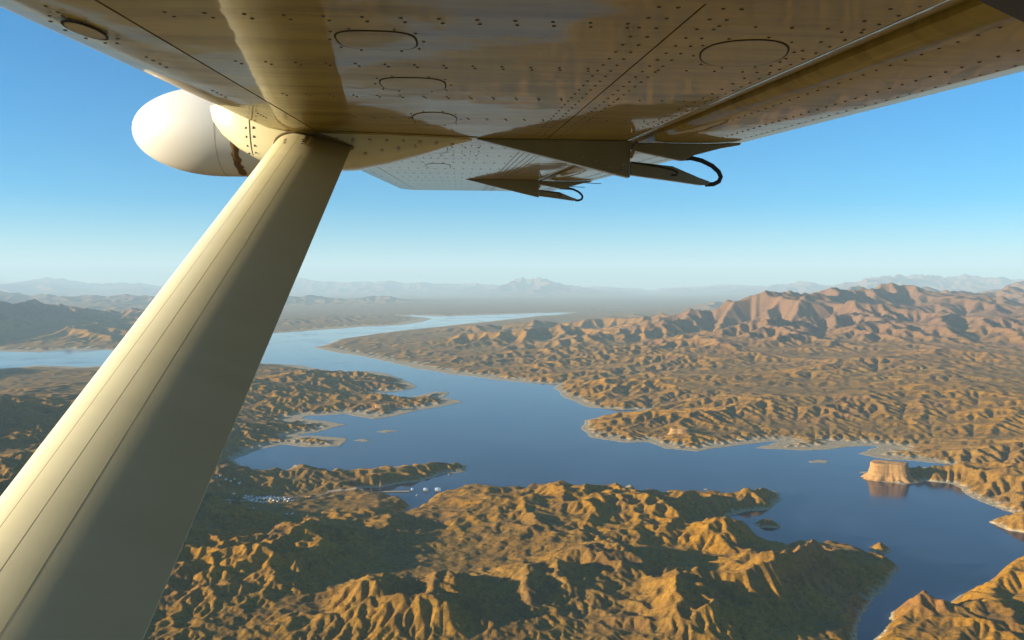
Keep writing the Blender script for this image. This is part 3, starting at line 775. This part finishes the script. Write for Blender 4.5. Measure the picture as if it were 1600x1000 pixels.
rivet_part('screws', sp, .0055, .0012, M_RUBBER, strut)

# ---- fairing where strut meets wing
FV = 2.625
fp = [(-.775, .075, .010), (-.76, .035, .045), (-.73, -.005, .075), (-.68, -.047, .100), (-.62, -.080, .118), (-.54, -.101, .126), (-.44, -.108, .128), (-.33, -.104, .122), (-.22, -.082, .105), (-.12, -.055, .078), (-.03, -.026, .045), (.045, -.006, .012)]
v, f = [], []; NS = 18
for (u, wb, hw_) in fp:
    top = .085 if u < -.6 else .03
    for k in range(NS + 1):
        a = math.pi * k / NS; cx = math.copysign(abs(math.cos(a)) ** .42, math.cos(a)); sx = abs(math.sin(a)) ** .55
        v.append((u, FV - cx * hw_, top + (wb - top) * sx))
n = NS + 1
for i in range(len(fp) - 1):
    for j in range(NS): a = i * n + j; f.append((a, a + n, a + n + 1, a + 1))
f.append(tuple(range(n)))
fair = pyd('strut_fairing', v, f, M_CREAM, plane, True)
def fair_face(u):   # inboard face position at chord u
    for (a, b, c), (d, e, g_) in zip(fp, fp[1:]):
        if a <= u <= d: t = (u - a) / (d - a); return FV - (c + (g_ - c) * t), b + (e - b) * t
    return FV, 0
def fair_pt(u, w_, out=0.0):
    q, wb = fair_face(u); hw_ = FV - q; top = .085 if u < -.6 else .03
    sx = min(max((top - w_) / (top - wb), 0), 1) ** (1 / .55); cx = math.sqrt(max(1 - sx * sx, 0)) ** .42
    return (u, FV - cx * hw_ - out, w_)
bp = []
for k in range(10): u = -.47 + k * .05; bp.append((*fair_pt(u, -.020), 0, -1, -.1))
for (u, w_) in ((-.235, -.050), (-.185, -.042), (-.135, -.034), (-.285, -.060)): bp.append((*fair_pt(u, w_), 0, -1, -.4))
rivet_part('rivets', bp, .0066, .0045, M_BOLT, fair)
bp = []
for w_ in (.012, -.014, -.040, -.060):
    for du in (-.012, .012): bp.append((*fair_pt(-.63 + du, w_), 0, -1, -.1))
rivet_part('screws', bp, .004, .0018, M_RIVET, fair)
v = []; f = []
for k in range(16):
    w_ = .04 - .114 * k / 15
    for du in (-.0013, .0013): v.append(fair_pt(-.63 + du, w_, .0008))
for k in range(15): f.append((2 * k, 2 * k + 1, 2 * k + 3, 2 * k + 2))
pyd('seam', v, f, M_GAP, fair)
# flange of the fairing along the wing skin
fl_v = []; 
for u in [-.47 + .053 * k for k in range(11)]: q, wb = fair_face(max(min(u, .04), -.77)); fl_v += [(u, q - .045, -.0006), (u, q - .045, -.0026), (u, q + .02, -.0030)]
pyd('flange', fl_v, [(3*k+j, 3*k+j+1, 3*k+j+4, 3*k+j+3) for k in range(10) for j in range(2)], M_SKIN, fair)
# bead of sealant round the strut where it goes in
v, f = [], []; bead = sect(40, .003); m = len(bead); tt = .042
for j, (x, z) in enumerate(bead):
    p = ST_TOP.lerp(ST_BOT, tt) + ch * x + nm * z
    p = p - ax * ((p.y - (FV - .128)) / ax.y if abs(ax.y) > 1e-6 else 0)
    out = (ch * x / CH * 2 + nm * z / TK * 2).normalized()
    for q in range(6): a = 2 * math.pi * q / 6; v.append(p + out * .0045 * math.cos(a) + Vector((0, 1, 0)) * .006 * math.sin(a))
for j in range(m):
    for q in range(6): a = j * 6 + q; b = j * 6 + (q + 1) % 6; c = ((j + 1) % m) * 6; f.append((a, b, c + (q + 1) % 6, c + q))
pyd('sealant_bead', v, f, M_SEAL, fair, True)

# ---- radar pod on the leading edge
PV, PW, PR = 3.12, .058, .166
pf = []
for k in range(19): t = math.pi / 2 * k / 18; pf.append((-1.205 + .33 * (1 - math.cos(t)), PR * math.sin(t) ** .95))
pf += [(-.70, PR * .998), (-.60, PR * .97), (-.45, PR * .86), (-.30, PR * .66), (-.12, PR * .36), (.02, PR * .05)]
v, f = [], []; NS = 48
for (u, r_) in pf:
    for k in range(NS): a = 2 * math.pi * k / NS; v.append((u, PV + r_ * math.cos(a), PW + r_ * math.sin(a)))
for i in range(len(pf) - 1):
    for j in range(NS): a = i * NS + j; b = i * NS + (j + 1) % NS; f.append((a, a + NS, b + NS, b))
pod = pyd('radar_pod', v, f, M_POD, plane, True)
sv, sf = [], []
for k in range(NS):
    a = 2 * math.pi * k / NS
    for du, rr2 in ((-.0012, .0004), (.0012, .0004)): sv.append((-.865 + du, PV + (PR + rr2) * math.cos(a), PW + (PR + rr2) * math.sin(a)))
for k in range(NS): a = 2 * k; b = 2 * ((k + 1) % NS); sf.append((a, a + 1, b + 1, b))
pyd('seam', sv, sf, M_LINE, pod)
v, f = [], []; g = random.Random(2)
for k in range(24):
    a = math.radians(182 + 75 * k / 23); e1, e2 = g.uniform(-.004, .004), g.uniform(-.005, .005)
    for du, rr2 in ((-.013 + e1, .0008), (-.004, .002), (.005, .002), (.014 + e2, .0008)): v.append((-.80 + du, PV + (PR + rr2) * math.cos(a), PW + (PR + rr2) * math.sin(a)))
for k in range(23):
    for j in range(3): a = k * 4 + j; f.append((a, a + 1, a + 5, a + 4))
pyd('strap', v, f, M_PEEL, pod)

# ---- flap hinge brackets
def prism(name, poly, v0, v1, mat, parent):
    m = len(poly); v = [(u, v0, w) for u, w in poly] + [(u, v1, w) for u, w in poly]
    f = [tuple(range(m)), tuple(range(m, 2 * m))[::-1]] + [(i, m + i, m + (i + 1) % m, (i + 1) % m) for i in range(m)]
    o = pyd(name, v, f, mat, parent)
    md = o.modifiers.new('bevel', 'BEVEL'); md.width = .003; md.segments = 2; md.limit_method = 'ANGLE'
    return o
def tube(name, path, r, mat, parent, seg=10):
    P = [Vector(p) for p in path]; v, f = [], []
    for i, p in enumerate(P):
        d = (P[min(i + 1, len(P) - 1)] - P[max(i - 1, 0)]).normalized(); t = Vector((0, 1, 0)); t = (t - d * t.dot(d)).normalized(); b = d.cross(t)
        for q in range(seg): a = 2 * math.pi * q / seg; v.append(p + (t * math.cos(a) + b * math.sin(a)) * r)
    for i in range(len(P) - 1):
        for q in range(seg): a = i * seg + q; b = i * seg + (q + 1) % seg; f.append((a, b, b + seg, a + seg))
    f += [tuple(range(seg))[::-1], tuple(range((len(P) - 1) * seg, len(P) * seg))]
    return pyd(name, v, f, mat, parent, True)
def bracket(v0):
    fwd = prism('bracket_plate', [(.05, -.001), (.30, -.0005), (.558, -.0005), (.558, -.119), (.50, -.106), (.28, -.055)], v0, v0 + .05, M_GREY, plane)
    rivet_part('rivets', [(.40, v0, -.052, 0, -1, 0), (.445, v0, -.066, 0, -1, 0), (.49, v0, -.082, 0, -1, 0), (.53, v0, -.098, 0, -1, 0), (.535, v0, -.075, 0, -1, 0)], .0052, .0022, M_GREY, fwd)
    prism('flap_horn', [(.562, -.006), (.70, -.006), (.80, -.006), (.925, -.001), (.925, -.008), (.86, -.020), (.77, -.044), (.735, -.062), (.68, -.052), (.562, -.030)], v0 + .008, v0 + .042, M_GREY, plane)
    arm = prism('track_arm', [(.560, -.066), (.63, -.073), (.70, -.080), (.735, -.094), (.79, -.116), (.826, -.128), (.822, -.138), (.80, -.140), (.70, -.127), (.560, -.110)], v0 + .004, v0 + .040, M_GREY, plane)
    hk = [(.735, v0 + .02, -.054), (.765, v0 + .02, -.052), (.80, v0 + .02, -.060), (.835, v0 + .02, -.076), (.858, v0 + .02, -.095), (.866, v0 + .02, -.112), (.860, v0 + .02, -.127), (.842, v0 + .02, -.136), (.815, v0 + .02, -.137)]
    tube('track_loop', hk, .0075, M_RUBBER, arm)
    tube('slot_edge', [(.565, v0 + .003, -.070), (.66, v0 + .003, -.084), (.70, v0 + .003, -.092), (.716, v0 + .003, -.100), (.712, v0 + .003, -.109), (.695, v0 + .003, -.108)], .0028, M_RUBBER, arm)
    tube('pivot', [(.742, v0 - .004, -.052), (.742, v0 + .05, -.052)], .014, M_RUBBER, arm)
    tube('link_rod', [(.575, v0 - .006, -.004), (.566, v0 - .008, -.030), (.556, v0 - .008, -.056)], .006, M_SEAL, fwd)
bracket(2.60)
bracket(5.56)
for q in (6.1, 6.9, 7.6):
    tube('static_wick', [(.95, q, .007), (1.09, q + .01, .002)], .003, M_RUBBER, plane, 6)
